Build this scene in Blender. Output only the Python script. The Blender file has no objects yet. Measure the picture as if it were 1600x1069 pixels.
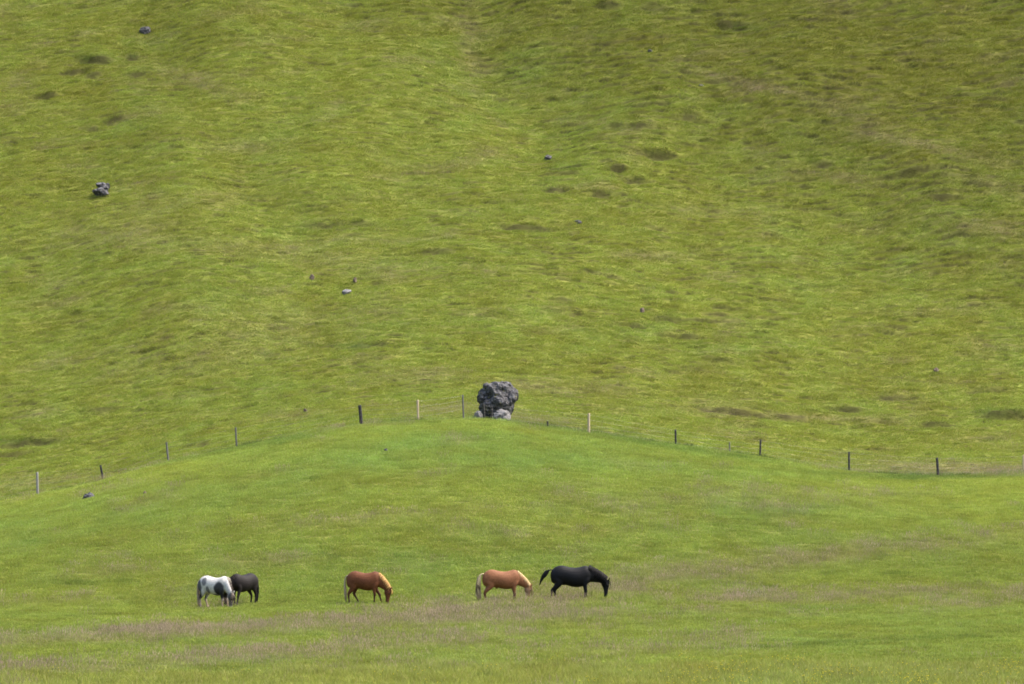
import bpy, bmesh, math, random
import numpy as np
from mathutils import Vector, Matrix

R = math.radians
rng = np.random.default_rng(11)
random.seed(5)
scene = bpy.context.scene
col = scene.collection

# ------------------------------------------------------------------ camera, sky, sun, exposure
CAM_H = 6.0
LENS, SENSOR = 200.0, 36.0
FPX = 1600 * LENS / SENSOR
PITCH = (709 - 534.5) / FPX
cam_d = bpy.data.cameras.new('camera')
cam_d.lens = LENS
cam_d.sensor_width = SENSOR
cam_d.clip_start = 1.0
cam_d.clip_end = 5000.0
cam = bpy.data.objects.new('camera', cam_d)
col.objects.link(cam)
cam.location = (0, 0, CAM_H)
cam.rotation_euler = (math.pi / 2 + PITCH, 0, 0)
scene.camera = cam

SUN_EL, SUN_AZ = 58.0, 82.0           # compass azimuth, +Y = 0, clockwise: high on the right
world = bpy.data.worlds.new('World')
scene.world = world
world.use_nodes = True
wn = world.node_tree.nodes
sky = wn.new('ShaderNodeTexSky')
sky.sky_type = 'NISHITA'
sky.sun_disc = False
sky.sun_elevation = R(SUN_EL)
sky.sun_rotation = R(SUN_AZ)
sky.air_density = 1.0
sky.dust_density = 6.0
sky.ozone_density = 0.6
bg = wn['Background']
bg.inputs['Strength'].default_value = 0.15
world.node_tree.links.new(sky.outputs[0], bg.inputs[0])

sun_d = bpy.data.lights.new('sun', 'SUN')
sun_d.energy = 1.5
sun_d.angle = R(32)
sun_d.color = (1.0, 0.93, 0.80)
sun = bpy.data.objects.new('sun', sun_d)
col.objects.link(sun)
sd = Vector((math.sin(R(SUN_AZ)) * math.cos(R(SUN_EL)), math.cos(R(SUN_AZ)) * math.cos(R(SUN_EL)), math.sin(R(SUN_EL))))
sun.rotation_euler = sd.to_track_quat('Z', 'Y').to_euler()

vs = scene.view_settings
vs.view_transform = 'Standard'
vs.look = 'None'
vs.exposure = 1.67
vs.gamma = 1.0
vs.use_curve_mapping = False
scene.render.engine = 'CYCLES'
cy = scene.cycles
cy.max_bounces = 6
cy.diffuse_bounces = 3
cy.transmission_bounces = 3
cy.glossy_bounces = 2
cy.filter_width = 1.7
cy.use_denoising = True
cy.denoiser = 'OPENIMAGEDENOISE'
cy.denoising_input_passes = 'RGB_ALBEDO_NORMAL'

# ------------------------------------------------------------------ numeric helpers
def _hash(ix, iy, seed):
    h = (ix.astype(np.int64) * 374761393 + iy.astype(np.int64) * 668265263 + seed * 2147483647) & 0xFFFFFFFF
    h = ((h ^ (h >> 13)) * 1274126177) & 0xFFFFFFFF
    h = h ^ (h >> 16)
    return h

def noise2(x, y, seed=0):
    """gradient noise, about -1..1"""
    x = np.asarray(x, float); y = np.asarray(y, float)
    x0 = np.floor(x); y0 = np.floor(y)
    fx = x - x0; fy = y - y0
    u = fx * fx * fx * (fx * (fx * 6 - 15) + 10); v = fy * fy * fy * (fy * (fy * 6 - 15) + 10)
    def g(ox, oy):
        a = _hash(x0 + ox, y0 + oy, seed) * (2 * math.pi / 4294967296.0)
        return np.cos(a) * (fx - ox) + np.sin(a) * (fy - oy)
    n0 = g(0, 0) * (1 - u) + g(1, 0) * u
    n1 = g(0, 1) * (1 - u) + g(1, 1) * u
    return (n0 * (1 - v) + n1 * v) * 1.5

def fbm(x, y, seed=0, octs=3, gain=0.5):
    s = 0; a = 1.0; t = 0
    for k in range(octs):
        s = s + a * noise2(x * 2 ** k + 17.3 * k, y * 2 ** k - 9.1 * k, seed + 31 * k)
        t += a; a *= gain
    return s / t

def sstep(a, b, x):
    t = np.clip((x - a) / (b - a), 0, 1)
    return t * t * (3 - 2 * t)

def proj(x, y, z):
    """photograph pixel (of 1600 x 1069) of a world point"""
    c, s = math.cos(PITCH), math.sin(PITCH)
    dz = z - CAM_H
    depth = y * c + dz * s
    up = dz * c - y * s
    return 800 + FPX * x / depth, 534.5 - FPX * up / depth

# ------------------------------------------------------------------ the lie of the land
FENCE_Y = 310.0
_fx = np.array([-400, -150, 0, 58, 158, 261, 369, 475, 563, 653, 700, 755, 800, 855, 920, 1055, 1188, 1327, 1465, 1600, 1760, 2100])
_fr = np.array([830, 806, 787, 776, 757, 725, 703, 682, 665, 660, 658, 658, 660, 672, 680, 698, 717, 741, 747, 741, 738, 735.])
_gx = np.linspace(-400, 2100, 1001)
_gz = CAM_H + (709 - np.interp(_gx, _fx, _fr)) * FENCE_Y / FPX
_k = np.exp(-0.5 * (np.arange(-60, 61) / 14.0) ** 2); _k /= _k.sum()
_gz = np.convolve(np.pad(_gz, 60, mode='edge'), _k, 'valid')
def fence_z(x):
    return np.interp(800 + x * FPX / FENCE_Y, _gx, _gz)

FOLDS = []         # soft troughs and ridges of the slope, filled below: (x0, y0, x1, y1, half width, lift)
LEDGES = []        # filled below: (x, y, half width, height)
def base_height(x, y):
    zf = fence_z(x)
    t = np.clip((y - 224) / (309 - 224), 0, 1)
    s = 2.5 * t ** 1.5 - 1.5 * t ** 2.5
    z = zf * s
    d = np.clip(y - 315, 0, None)
    dd = np.minimum(d, 190)
    hill = 0.43 * dd - 0.34 * 9 * (1 - np.exp(-dd / 9)) + 0.0007 * dd ** 2
    dr = np.clip(d - 190, 0, None)
    hill = hill + 0.69 * 130 * (1 - np.exp(-dr / 130))
    z = np.where(y > 309, zf - (zf - 5.6) * (1 - np.exp(-d / 40)) + hill, z) - 0.22 * np.exp(-((y - 314.5) / 2.2) ** 2)
    # gully above the fan and a steeper flank to the right of it
    zig = np.exp(-((x + 2.5 + (y - 385) * 0.12) / 3.2) ** 2) * sstep(340, 388, y) * 0.7
    flank = np.clip((y - 352) * 0.7 + (x - 17) * 0.72, 0, None)
    flank = np.where(flank > 0, np.sqrt(flank ** 2 + 4) - 2, 0)
    z = z - zig + 0.12 * np.minimum(flank, 60) * sstep(318, 350, y)
    fan = np.exp(-((x + 20) / 6.5) ** 2) * sstep(318, 360, y) * (1 - sstep(420, 470, y))
    z = z + 1.5 * fan + 0.35 * noise2(x / 9, y / 14, 4) * sstep(316, 335, y) * sstep(430, 400, y)
    for (ax, ay, ex, ey, w, dz) in FOLDS:
        ln = math.hypot(ex - ax, ey - ay)
        u = ((x - ax) * (ex - ax) + (y - ay) * (ey - ay)) / ln
        v = (-(x - ax) * (ey - ay) + (y - ay) * (ex - ax)) / ln + 1.2 * noise2(u / 7, u * 0 + ax, 80)
        z = z + dz * np.exp(-(v / w) ** 2) * sstep(-4, 2, u) * (1 - sstep(ln - 4, ln + 3, u))
    # broad swells of the field
    z = z + 0.20 * noise2(x / 22, y / 30, 3) * (1 - sstep(290, 312, y)) * sstep(120, 150, y)
    # wheel-worn hollow in the near grass, right
    yr = 175 + (x - 8) * 0.55
    z = z - 0.09 * np.exp(-((y - yr) / 1.2) ** 2) * sstep(3, 8, x) * sstep(120, 140, y)
    return z

def rough_amount(x, y):
    hillm = sstep(308, 318, y)
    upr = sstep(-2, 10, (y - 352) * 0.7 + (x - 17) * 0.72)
    mid = np.exp(-((x - 10) / 11) ** 2) * np.exp(-((y - 352) / 22) ** 2)
    return hillm, upr, mid

def terraces(x, y, upr, mid):
    """trodden steps along the slope: step profile, how strong they are here, and where the bare riser is"""
    wy = y + 0.9 * noise2(x / 5.0, y / 7, 6) + 0.30 * noise2(x / 2.4, y / 2, 7) + 0.15 * noise2(x / .7, y / .9, 8)
    ph = wy / 0.8
    fr = ph - np.floor(ph)
    saw = np.where(fr < 0.25, fr / 0.25, (1 - fr) / 0.75) - 0.5          # steep face towards the camera
    patch = np.clip(0.22 + 0.8 * fbm(x / 5.5, y / 4.5, 9, 2) + 0.30 * upr + 0.25 * mid + 1.3 * noise2(x / 1.1, np.floor(ph) * 3.7, 10), 0.0, 1.4)
    rise = np.clip(1.8 * patch - .55, 0, 1) * np.exp(-((fr - .11) / .10) ** 2)
    return saw, patch, rise

def height(x, y):
    z = base_height(x, y)
    hillm, upr, mid = rough_amount(x, y)
    near = sstep(440, 410, y) * sstep(90, 60, np.abs(x))
    # low hummocks on the field
    f = 0.045 * fbm(x / 1.5, y / 1.9, 21, 3) + 0.05 * noise2(x / 5, y / 6, 22)
    # hummocks and sheep terraces on the hill
    saw, patch, rise = terraces(x, y, upr, mid)
    h = 0.24 * saw * patch * (0.75 + 0.35 * upr + 0.25 * mid)
    h = h + 0.10 * fbm(x / 0.8, y / 0.38, 12, 2) + 0.14 * fbm(x / 4.5, y / 3.4, 13, 2)
    z = z + near * ((1 - hillm) * f + hillm * h)
    for (lx, ly, hw, hh) in LEDGES:
        dx = (x - lx) / hw
        yy = y - ly - 0.25 * noise2(x / 0.9, y * 0 + ly, 40)
        pf = np.where(yy < 0, sstep(-0.25, 0.0, yy) * 1.0, np.exp(-np.maximum(yy, 0) / 2.2))
        cut = -0.75 * np.exp(-((yy + 0.5) / 0.42) ** 2)
        z = z + 0.55 * hh * np.exp(-dx ** 4) * (pf + cut) * (np.abs(yy) < 6)
    return z

_ys = np.arange(138, 430, 0.05)
def at(px, row, fn=None):
    """where the ray through a photograph pixel meets the ground"""
    fn = fn or height
    c, s = math.cos(PITCH), math.sin(PITCH)
    a = (px - 800) / FPX; b = (534.5 - row) / FPX
    dx, dy, dz = a, c - b * s, s + b * c
    X = dx / dy * _ys; Zr = CAM_H + dz / dy * _ys
    hit = np.nonzero(fn(X, _ys) >= Zr)[0]
    i = hit[0] if len(hit) else len(_ys) - 1
    return float(X[i]), float(_ys[i]), float(fn(X[i:i + 1], _ys[i:i + 1])[0])

_folds = []
for (x0, r0, x1, r1, w, dz) in [(235, 40, 470, 390, 2.4, -.60), (640, 20, 500, 330, 4.0, .55), (1120, 105, 1620, 330, 2.2, .22), (1060, 140, 800, 330, 3.0, .55), (900, 30, 840, 300, 3.0, -.50), (1420, 330, 1640, 430, 2.0, .35), (60, 250, 330, 560, 4.0, .6)]:
    p0, p1 = at(x0, max(r0, 12), base_height), at(x1, r1, base_height)
    _folds.append((p0[0], p0[1], p1[0], p1[1], w, dz))
FOLDS = _folds

# eroded ledges seen on the hill: photo x, row of the foot, width in px, height in m
_ledges = []
for (px, row, wpx, hh) in [(1150, 646, 120, .32), (1235, 652, 60, .30), (1325, 640, 60, .30), (1570, 650, 80, .55), (1460, 662, 50, .30),
                           (45, 693, 95, .30), (20, 709, 70, .25), (150, 96, 50, .55), (208, 90, 20, .5), (118, 112, 60, .3), (147, 117, 26, .4), (215, 116, 40, .3),
                           (820, 355, 90, .32), (1020, 241, 70, .32), (985, 196, 80, .3), (1070, 182, 50, .3), (1028, 242, 36, .3), (965, 262, 34, .35), (990, 280, 40, .35),
                           (940, 303, 34, .4), (870, 295, 44, .32), (680, 393, 60, .28), (590, 539, 60, .25), (530, 350, 120, .22), (1040, 499, 50, .28),
                           (1065, 525, 80, .25), (985, 508, 50, .22), (1120, 563, 60, .22), (875, 466, 44, .22), (1430, 267, 60, .32), (1470, 307, 50, .3), (1285, 256, 36, .3),
                           (1140, 36, 45, .5), (1025, 12, 60, .2), (950, 8, 40, .3), (180, 187, 40, .3), (145, 201, 20, .3), (15, 222, 30, .3), (70, 150, 40, .3),
                           (320, 693, 30, .22), (160, 640, 60, .2), (1390, 660, 60, .2), (1175, 665, 80, .18), (1540, 612, 80, .25), (1395, 622, 50, .25)]:
    X, Y, Z = at(px, row, base_height)
    _ledges.append((X, Y, max(wpx, 22) * Y / FPX * 0.5, hh))
LEDGES = _ledges

# ------------------------------------------------------------------ materials
def nt(name):
    m = bpy.data.materials.new(name)
    m.use_nodes = True
    n = m.node_tree.nodes
    return m, n, m.node_tree.links, n['Principled BSDF']

def ramp(n, stops):
    r = n.new('ShaderNodeValToRGB')
    e = r.color_ramp.elements
    while len(e) > 1: e.remove(e[-1])
    e[0].position = stops[0][0]; e[0].color = (*stops[0][1], 1)
    for p, c in stops[1:]:
        q = e.new(p); q.color = (*c, 1)
    return r

def tex(n, l, scale, detail=4, rough=0.6, vec=None, kind='ShaderNodeTexNoise'):
    t = n.new(kind)
    t.inputs['Scale'].default_value = scale
    if kind == 'ShaderNodeTexNoise':
        t.inputs['Detail'].default_value = detail; t.inputs['Roughness'].default_value = rough
    if vec is None:
        vec = n.new('ShaderNodeTexCoord').outputs['Object']
    l.new(vec, t.inputs['Vector'])
    return t

def ground_material():
    m, n, l, p = nt('turf')
    at_ = n.new('ShaderNodeAttribute'); at_.attribute_name = 'tint'
    a = tex(n, l, 3.0, 6, 0.7)
    r = ramp(n, [(0.3, (0.55, 0.52, 0.5)), (0.7, (1.15, 1.1, 1.0))])
    l.new(a.outputs['Fac'], r.inputs['Fac'])
    mx = n.new('ShaderNodeMix'); mx.data_type = 'RGBA'; mx.blend_type = 'MULTIPLY'; mx.inputs['Factor'].default_value = 1
    l.new(at_.outputs['Color'], mx.inputs[6]); l.new(r.outputs['Color'], mx.inputs[7])
    l.new(mx.outputs[2], p.inputs['Base Color'])
    p.inputs['Roughness'].default_value = 0.95
    p.inputs['Specular IOR Level'].default_value = 0.1
    b = n.new('ShaderNodeBump'); b.inputs['Strength'].default_value = 0.6; b.inputs['Distance'].default_value = 0.08
    t2 = tex(n, l, 9.0, 5, 0.7)
    l.new(t2.outputs['Fac'], b.inputs['Height']); l.new(b.outputs['Normal'], p.inputs['Normal'])
    return m

def grass_material(name, trans=0.35, use_tint=True, color=(1, 1, 1), spec=0.06):
    m, n, l, p = nt(name)
    var = n.new('ShaderNodeAttribute'); var.attribute_name = 'blade'
    if use_tint:
        tn = n.new('ShaderNodeAttribute'); tn.attribute_name = 'tint'; tn.attribute_type = 'INSTANCER'
        src = tn.outputs['Color']
    else:
        rg = n.new('ShaderNodeRGB'); rg.outputs[0].default_value = (*color, 1)
        src = rg.outputs[0]
    mx = n.new('ShaderNodeMix'); mx.data_type = 'RGBA'; mx.blend_type = 'MULTIPLY'; mx.inputs['Factor'].default_value = 1
    l.new(src, mx.inputs[6]); l.new(var.outputs['Color'], mx.inputs[7])
    c = mx.outputs[2]
    l.new(c, p.inputs['Base Color'])
    p.inputs['Roughness'].default_value = 0.6
    p.inputs['Specular IOR Level'].default_value = spec
    tr = n.new('ShaderNodeBsdfTranslucent'); l.new(c, tr.inputs['Color'])
    ms = n.new('ShaderNodeMixShader'); ms.inputs[0].default_value = trans
    l.new(p.outputs[0], ms.inputs[1]); l.new(tr.outputs[0], ms.inputs[2])
    l.new(ms.outputs[0], n['Material Output'].inputs['Surface'])
    return m

def rock_material(name, dark, mid, pale, moss=0.5, lichen=0.5):
    m, n, l, p = nt(name)
    a = tex(n, l, 4.5, 8, 0.75)
    r = ramp(n, [(0.36, dark), (0.50, mid), (0.64, pale)])
    l.new(a.outputs['Fac'], r.inputs['Fac'])
    v = tex(n, l, 8.5, 6, 0.75)
    rv = ramp(n, [(0.60 - 0.08 * lichen, (0, 0, 0)), (0.66 - 0.08 * lichen, (1, 1, 1))])
    l.new(v.outputs['Fac'], rv.inputs['Fac'])
    m1 = n.new('ShaderNodeMix'); m1.data_type = 'RGBA'
    l.new(rv.outputs['Color'], m1.inputs['Factor']); l.new(r.outputs['Color'], m1.inputs[6]); m1.inputs[7].default_value = (0.15, 0.15, 0.158, 1)
    g = tex(n, l, 3.1, 5, 0.7)
    rg = ramp(n, [(0.66 - 0.1 * moss, (0, 0, 0)), (0.72 - 0.1 * moss, (1, 1, 1))])
    l.new(g.outputs['Fac'], rg.inputs['Fac'])
    m2 = n.new('ShaderNodeMix'); m2.data_type = 'RGBA'
    l.new(rg.outputs['Color'], m2.inputs['Factor']); l.new(m1.outputs[2], m2.inputs[6]); m2.inputs[7].default_value = (0.10, 0.095, 0.025, 1)
    l.new(m2.outputs[2], p.inputs['Base Color'])
    p.inputs['Roughness'].default_value = 0.9
    b = n.new('ShaderNodeBump'); b.inputs['Strength'].default_value = 0.8; b.inputs['Distance'].default_value = 0.05
    t2 = tex(n, l, 11.0, 6, 0.75)
    l.new(t2.outputs['Fac'], b.inputs['Height']); l.new(b.outputs['Normal'], p.inputs['Normal'])
    return m

def wood_material(name, c1, c2):
    m, n, l, p = nt(name)
    tc = n.new('ShaderNodeTexCoord'); mp = n.new('ShaderNodeMapping')
    mp.inputs['Scale'].default_value = (26, 26, 2.5)
    l.new(tc.outputs['Object'], mp.inputs['Vector'])
    a = tex(n, l, 1.0, 6, 0.7, mp.outputs['Vector'])
    r = ramp(n, [(0.32, c1), (0.68, c2)])
    l.new(a.outputs['Fac'], r.inputs['Fac']); l.new(r.outputs['Color'], p.inputs['Base Color'])
    p.inputs['Roughness'].default_value = 0.85
    b = n.new('ShaderNodeBump'); b.inputs['Strength'].default_value = 0.5; b.inputs['Distance'].default_value = 0.01
    l.new(a.outputs['Fac'], b.inputs['Height']); l.new(b.outputs['Normal'], p.inputs['Normal'])
    return m

def coat_material(name, rough=0.7):
    m, n, l, p = nt(name)
    c = n.new('ShaderNodeAttribute'); c.attribute_name = 'coat'
    a = tex(n, l, 14.0, 5, 0.7)
    r = ramp(n, [(0.3, (0.68, 0.68, 0.68)), (0.7, (1.25, 1.25, 1.25))])
    l.new(a.outputs['Fac'], r.inputs['Fac'])
    mx = n.new('ShaderNodeMix'); mx.data_type = 'RGBA'; mx.blend_type = 'MULTIPLY'; mx.inputs['Factor'].default_value = 1
    l.new(c.outputs['Color'], mx.inputs[6]); l.new(r.outputs['Color'], mx.inputs[7])
    l.new(mx.outputs[2], p.inputs['Base Color'])
    p.inputs['Roughness'].default_value = rough
    p.inputs['Specular IOR Level'].default_value = 0.16
    return m

def plain(name, c, rough=0.6, metal=0.0):
    m, n, l, p = nt(name)
    a = tex(n, l, 20.0, 3, 0.6)
    r = ramp(n, [(0.3, tuple(x * 0.75 for x in c)), (0.7, tuple(min(1, x * 1.2) for x in c))])
    l.new(a.outputs['Fac'], r.inputs['Fac']); l.new(r.outputs['Color'], p.inputs['Base Color'])
    p.inputs['Roughness'].default_value = rough; p.inputs['Metallic'].default_value = metal
    return m

# ------------------------------------------------------------------ object helpers
def mesh_obj(name, verts, faces, mat=None, parent=None, smooth=False):
    me = bpy.data.meshes.new(name)
    me.from_pydata([tuple(v) for v in verts], [], [tuple(f) for f in faces])
    if mat: me.materials.append(mat)
    if smooth: me.polygons.foreach_set('use_smooth', [True] * len(me.polygons))
    me.update()
    o = bpy.data.objects.new(name, me)
    col.objects.link(o)
    if parent: o.parent = parent
    return o

def tag(o, label=None, cat=None, group=None, kind=None):
    if label: o['label'] = label
    if cat: o['category'] = cat
    if group: o['group'] = group
    if kind: o['kind'] = kind
    return o

def empty(name, loc, rz=0.0):
    e = bpy.data.objects.new(name, None)
    e.empty_display_size = 0.2
    col.objects.link(e)
    e.location = loc; e.rotation_euler = (0, 0, rz)
    return e

# ------------------------------------------------------------------ plant colours over the ground, with some shade painted in
# pale purple seed-head drifts etc. as seen in the photograph: x, row, half width, half height, tilt (rows per px), strength
SEED = [(1290, 868, 330, 16, -.10, .75), (1030, 904, 150, 15, -.12, .65), (900, 930, 130, 14, -.08, .65), (740, 955, 150, 12, -.06, .55), (800, 970, 220, 13, -.03, .55), (1180, 890, 140, 12, -.1, .3),
        (420, 986, 360, 9, -.055, .75), (60, 1003, 180, 9, -.06, .75), (560, 1016, 300, 8, -.07, .6), (300, 1038, 260, 11, -.04, .42), (100, 1050, 160, 10, 0, .35), (620, 1050, 220, 9, -.03, .25), (950, 1020, 260, 10, -.03, .3),
        (1240, 930, 150, 9, -.01, .75), (1440, 925, 90, 7, -.08, .8), (1560, 935, 120, 14, -.1, .75), (1150, 940, 90, 8, 0, .5),
        (390, 878, 90, 9, -.05, .6), (180, 893, 90, 8, -.06, .5), (560, 812, 160, 10, -.06, .45), (960, 788, 140, 16, -.03, .4), (1200, 790, 180, 10, .03, .35),
        (900, 830, 160, 12, 0, .25), (300, 925, 60, 6, 0, .3), (60, 940, 120, 8, -.03, .4), (1540, 734, 140, 8, .0, 1.3), (1390, 726, 80, 8, .02, .5),
        (830, 655, 70, 7, .1, .8), (700, 640, 90, 8, -.05, .6), (60, 755, 130, 9, -.15, .55), (1210, 650, 150, 5, .05, .8), (880, 606, 120, 12, .05, .55),
        (1150, 760, 80, 9, .05, .25), (440, 395, 180, 16, .12, .4), (300, 125, 80, 12, .3, .5), (1180, 133, 120, 8, .22, .65), (1330, 182, 70, 6, .2, .55), (1440, 226, 100, 8, .22, .75),
        (1560, 290, 80, 12, .25, .4), (1300, 275, 60, 8, .1, .4), (740, 250, 60, 10, -.4, .5), (735, 70, 16, 60, .0, .4), (900, 190, 60, 8, 0, .3), (1120, 330, 90, 10, .05, .3),
        (1040, 400, 70, 7, .05, .45), (1560, 360, 80, 12, .15, .45), (1500, 600, 60, 8, 0, .2), (640, 590, 80, 8, 0, .4), (745, 492, 40, 5, .1, .55), (520, 375, 60, 6, -.1, .4),
        (450, 650, 60, 8, -.1, .45), (1250, 775, 120, 8, 0, .3), (260, 320, 120, 18, -.2, .3), (150, 370, 120, 14, -.15, .35), (430, 505, 120, 30, 0, .3), (330, 560, 160, 24, -.1, .25)]
GREEN = [(700, 690, 260, 40, 0, .7), (620, 700, 120, 12, -.1, .6), (1000, 720, 300, 30, .12, .6), (850, 720, 300, 40, 0, .4), (400, 760, 300, 40, -.15, .6), (1150, 790, 300, 26, .03, .6),
         (1250, 800, 90, 8, -.15, .7), (1330, 990, 300, 30, -.05, .5), (1500, 880, 150, 20, -.05, .5), (560, 880, 240, 50, 0, .45), (180, 800, 200, 40, -.1, .5), (120, 910, 70, 8, 0, .6),
         (1000, 850, 200, 30, -.1, .45), (850, 870, 120, 20, 0, .5), (210, 68, 40, 12, 0, .7), (560, 500, 140, 22, 0, .4), (430, 360, 40, 12, 0, .5), (700, 560, 160, 30, 0, .25), (810, 90, 60, 40, 0, .5),
         (1160, 45, 60, 14, 0, .4), (600, 350, 160, 12, -.1, .4), (1220, 800, 60, 10, 0, .5), (1420, 745, 200, 5, 0, .6), (640, 655, 120, 6, 0, .5), (420, 690, 60, 10, -.2, .5), (1050, 700, 200, 6, .14, .4)]
DRY = [(1350, 120, 330, 130, .3, .55), (1480, 60, 260, 120, 0, .5), (300, 30, 300, 60, 0, .35), (80, 260, 180, 60, 0, .35), (950, 60, 160, 60, 0, .3), (1000, 340, 240, 60, 0, .25), (1250, 600, 400, 60, 0, .3),
       (150, 130, 160, 60, 0, .4), (780, 560, 200, 30, 0, .25), (700, 40, 120, 40, 0, .25), (1450, 480, 220, 90, 0, .2), (1480, 690, 180, 20, 0, .3)]

DARK = [(1200, 1012, 130, 2.0, -.05, .35), (1330, 1006, 160, 2.0, -.045, .3), (1480, 999, 130, 5, -.03, .4), (1500, 746, 130, 4, -.02, .9), (1300, 741, 100, 3, .06, .6), (1420, 743, 34, 7, 0, .8),  # dark green grass, plus shade painted into the slope hollows and ledges
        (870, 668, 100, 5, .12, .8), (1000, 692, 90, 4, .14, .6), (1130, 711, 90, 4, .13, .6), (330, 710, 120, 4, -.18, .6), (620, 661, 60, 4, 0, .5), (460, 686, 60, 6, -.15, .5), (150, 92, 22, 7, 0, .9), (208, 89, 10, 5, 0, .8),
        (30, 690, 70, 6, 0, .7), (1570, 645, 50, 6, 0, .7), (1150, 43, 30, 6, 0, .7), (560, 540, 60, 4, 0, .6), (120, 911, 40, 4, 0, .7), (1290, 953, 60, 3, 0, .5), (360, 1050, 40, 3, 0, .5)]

def blobs(lst, px, row):
    s = np.zeros_like(px)
    for (bx, by, rx, ry, k, a) in lst:
        dx = px - bx
        dy = (row - by - k * dx) / ry
        s = s + a * np.exp(-(dx / rx) ** 2 - dy ** 2 / 1.0)
    return s

YELLOW = np.array([.244, .304, .050]); GRN = np.array([.190, .278, .056]); OLIVE = np.array([.196, .220, .034])
TAN = np.array([.315, .270, .150]); DKG = np.array([.105, .165, .030]); BROWN = np.array([.055, .055, .020])

def plant_shade_tint(x, y, z):
    px, row = proj(x, y, z)
    hillm, upr, mid = rough_amount(x, y)
    hb = sstep(309, 330, y)
    n1 = fbm(x / 7, y / 9, 51, 3); n2 = fbm(x / 2.4, y / 1.5, 52, 3); n3 = fbm(x / 0.85, y / 0.34, 53, 2)
    f1 = fbm(x / 7, y / 22, 58, 3); f2 = fbm(x / 2.6, y / 8, 59, 3)          # the field is seen at a low angle: long drifts
    n3 = n3 * hb + .5 * noise2(x / .9, y / 3, 60) * (1 - hb)
    n1 = n1 * hb + f1 * (1 - hb); n2 = n2 * hb + f2 * (1 - hb)
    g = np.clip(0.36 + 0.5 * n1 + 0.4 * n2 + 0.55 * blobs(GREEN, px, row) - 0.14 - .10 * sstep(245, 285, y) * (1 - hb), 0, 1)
    o = np.clip(0.12 + 0.75 * fbm(x / 3.2, y / (2.1 + 5 * (1 - hillm)), 54, 3) + 0.8 * blobs(DRY, px, row) + 0.08 * hb, 0, 0.85)
    t = np.clip(blobs(SEED, px, row) * (0.75 + 0.7 * n2 + 0.25 * n3) + 0.8 * np.clip(fbm(x / 5, y / (2.6 + 8 * (1 - hillm)), 55, 3) - 0.14, 0, 1), 0, 1)
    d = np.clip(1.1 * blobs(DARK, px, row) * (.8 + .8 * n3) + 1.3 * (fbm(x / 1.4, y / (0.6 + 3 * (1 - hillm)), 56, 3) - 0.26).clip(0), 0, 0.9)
    c = YELLOW[None] * (1 - g[:, None]) + GRN[None] * g[:, None]
    c = c * (1 - o[:, None]) + OLIVE[None] * o[:, None]
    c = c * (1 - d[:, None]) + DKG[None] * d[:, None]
    tm = (t * (.44 + .22 * hb))[:, None]
    c = c * (1 - tm) + TAN[None] * tm
    c = c * np.clip(1 + 0.14 * n2 + 0.30 * n3 + 0.24 * noise2(x / .5, y / .22, 57) - .55 * hb * np.clip(noise2(x / 1.05, y / .21, 72) - .15, 0, 1), .4, 1.7)[:, None]  # streak noise paints lit blade tips and shaded gaps into the turf colour
    c = c * (1 - .17 * upr * hillm)[:, None] * (.86 + .17 * sstep(240, 290, y) - .02 * hb - .10 * hb * sstep(325, 395, y))[:, None]  # upper-right flank: duller turf and slope shade painted into the tint
    # faces of the ledges and trodden steps: bare soil plus painted grass shadow
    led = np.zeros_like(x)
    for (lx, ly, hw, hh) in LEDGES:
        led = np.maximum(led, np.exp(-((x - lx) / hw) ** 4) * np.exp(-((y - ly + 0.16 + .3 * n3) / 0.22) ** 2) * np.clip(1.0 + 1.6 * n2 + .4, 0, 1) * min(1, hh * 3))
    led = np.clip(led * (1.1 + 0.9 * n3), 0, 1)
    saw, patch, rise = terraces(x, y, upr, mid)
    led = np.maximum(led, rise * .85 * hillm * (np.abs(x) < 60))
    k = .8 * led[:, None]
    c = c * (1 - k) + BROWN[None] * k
    return np.clip(c, 0.004, 0.5), t, led

# ------------------------------------------------------------------ ground
def axis(lo, hi, step, out_lo, out_hi):
    a = list(np.arange(lo, hi + 1e-6, step))
    s = step
    while a[-1] < out_hi: s *= 1.25; a.append(a[-1] + s)
    s = step
    while a[0] > out_lo: s *= 1.25; a.insert(0, a[0] - s)
    return np.array(a)

xs = axis(-46, 46, 0.24, -900, 900)
ys = np.concatenate([axis(140, 305, 0.24, -500, 305), axis(305.15, 404, 0.15, 305.1, 1500)])
ys = np.unique(np.round(ys, 4))
ys = ys[np.concatenate([[True], np.diff(ys) > .05])]
GX, GY = np.meshgrid(xs, ys)
GZ = height(GX.ravel(), GY.ravel())
nx, ny = len(xs), len(ys)
me = bpy.data.meshes.new('pasture_ground')
me.vertices.add(nx * ny)
me.vertices.foreach_set('co', np.column_stack([GX.ravel(), GY.ravel(), GZ]).astype(np.float32).ravel())
ii, jj = np.meshgrid(np.arange(nx - 1), np.arange(ny - 1))
q = (jj * nx + ii).ravel()
quads = np.column_stack([q, q + 1, q + 1 + nx, q + nx]).astype(np.int32)
me.loops.add(quads.size); me.loops.foreach_set('vertex_index', quads.ravel())
me.polygons.add(len(quads)); me.polygons.foreach_set('loop_start', np.arange(0, quads.size, 4, dtype=np.int32))
me.polygons.foreach_set('use_smooth', np.ones(len(quads), bool))
me.update(calc_edges=True)
gt, gseed, gled = plant_shade_tint(GX.ravel(), GY.ravel(), GZ)
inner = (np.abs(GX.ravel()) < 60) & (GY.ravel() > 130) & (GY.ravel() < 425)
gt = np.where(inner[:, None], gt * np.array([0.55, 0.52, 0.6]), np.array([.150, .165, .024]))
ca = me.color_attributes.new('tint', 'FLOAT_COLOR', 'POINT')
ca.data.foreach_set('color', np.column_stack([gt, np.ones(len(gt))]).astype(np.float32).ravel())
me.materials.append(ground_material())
ground = bpy.data.objects.new('ground', me)
col.objects.link(ground)
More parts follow.
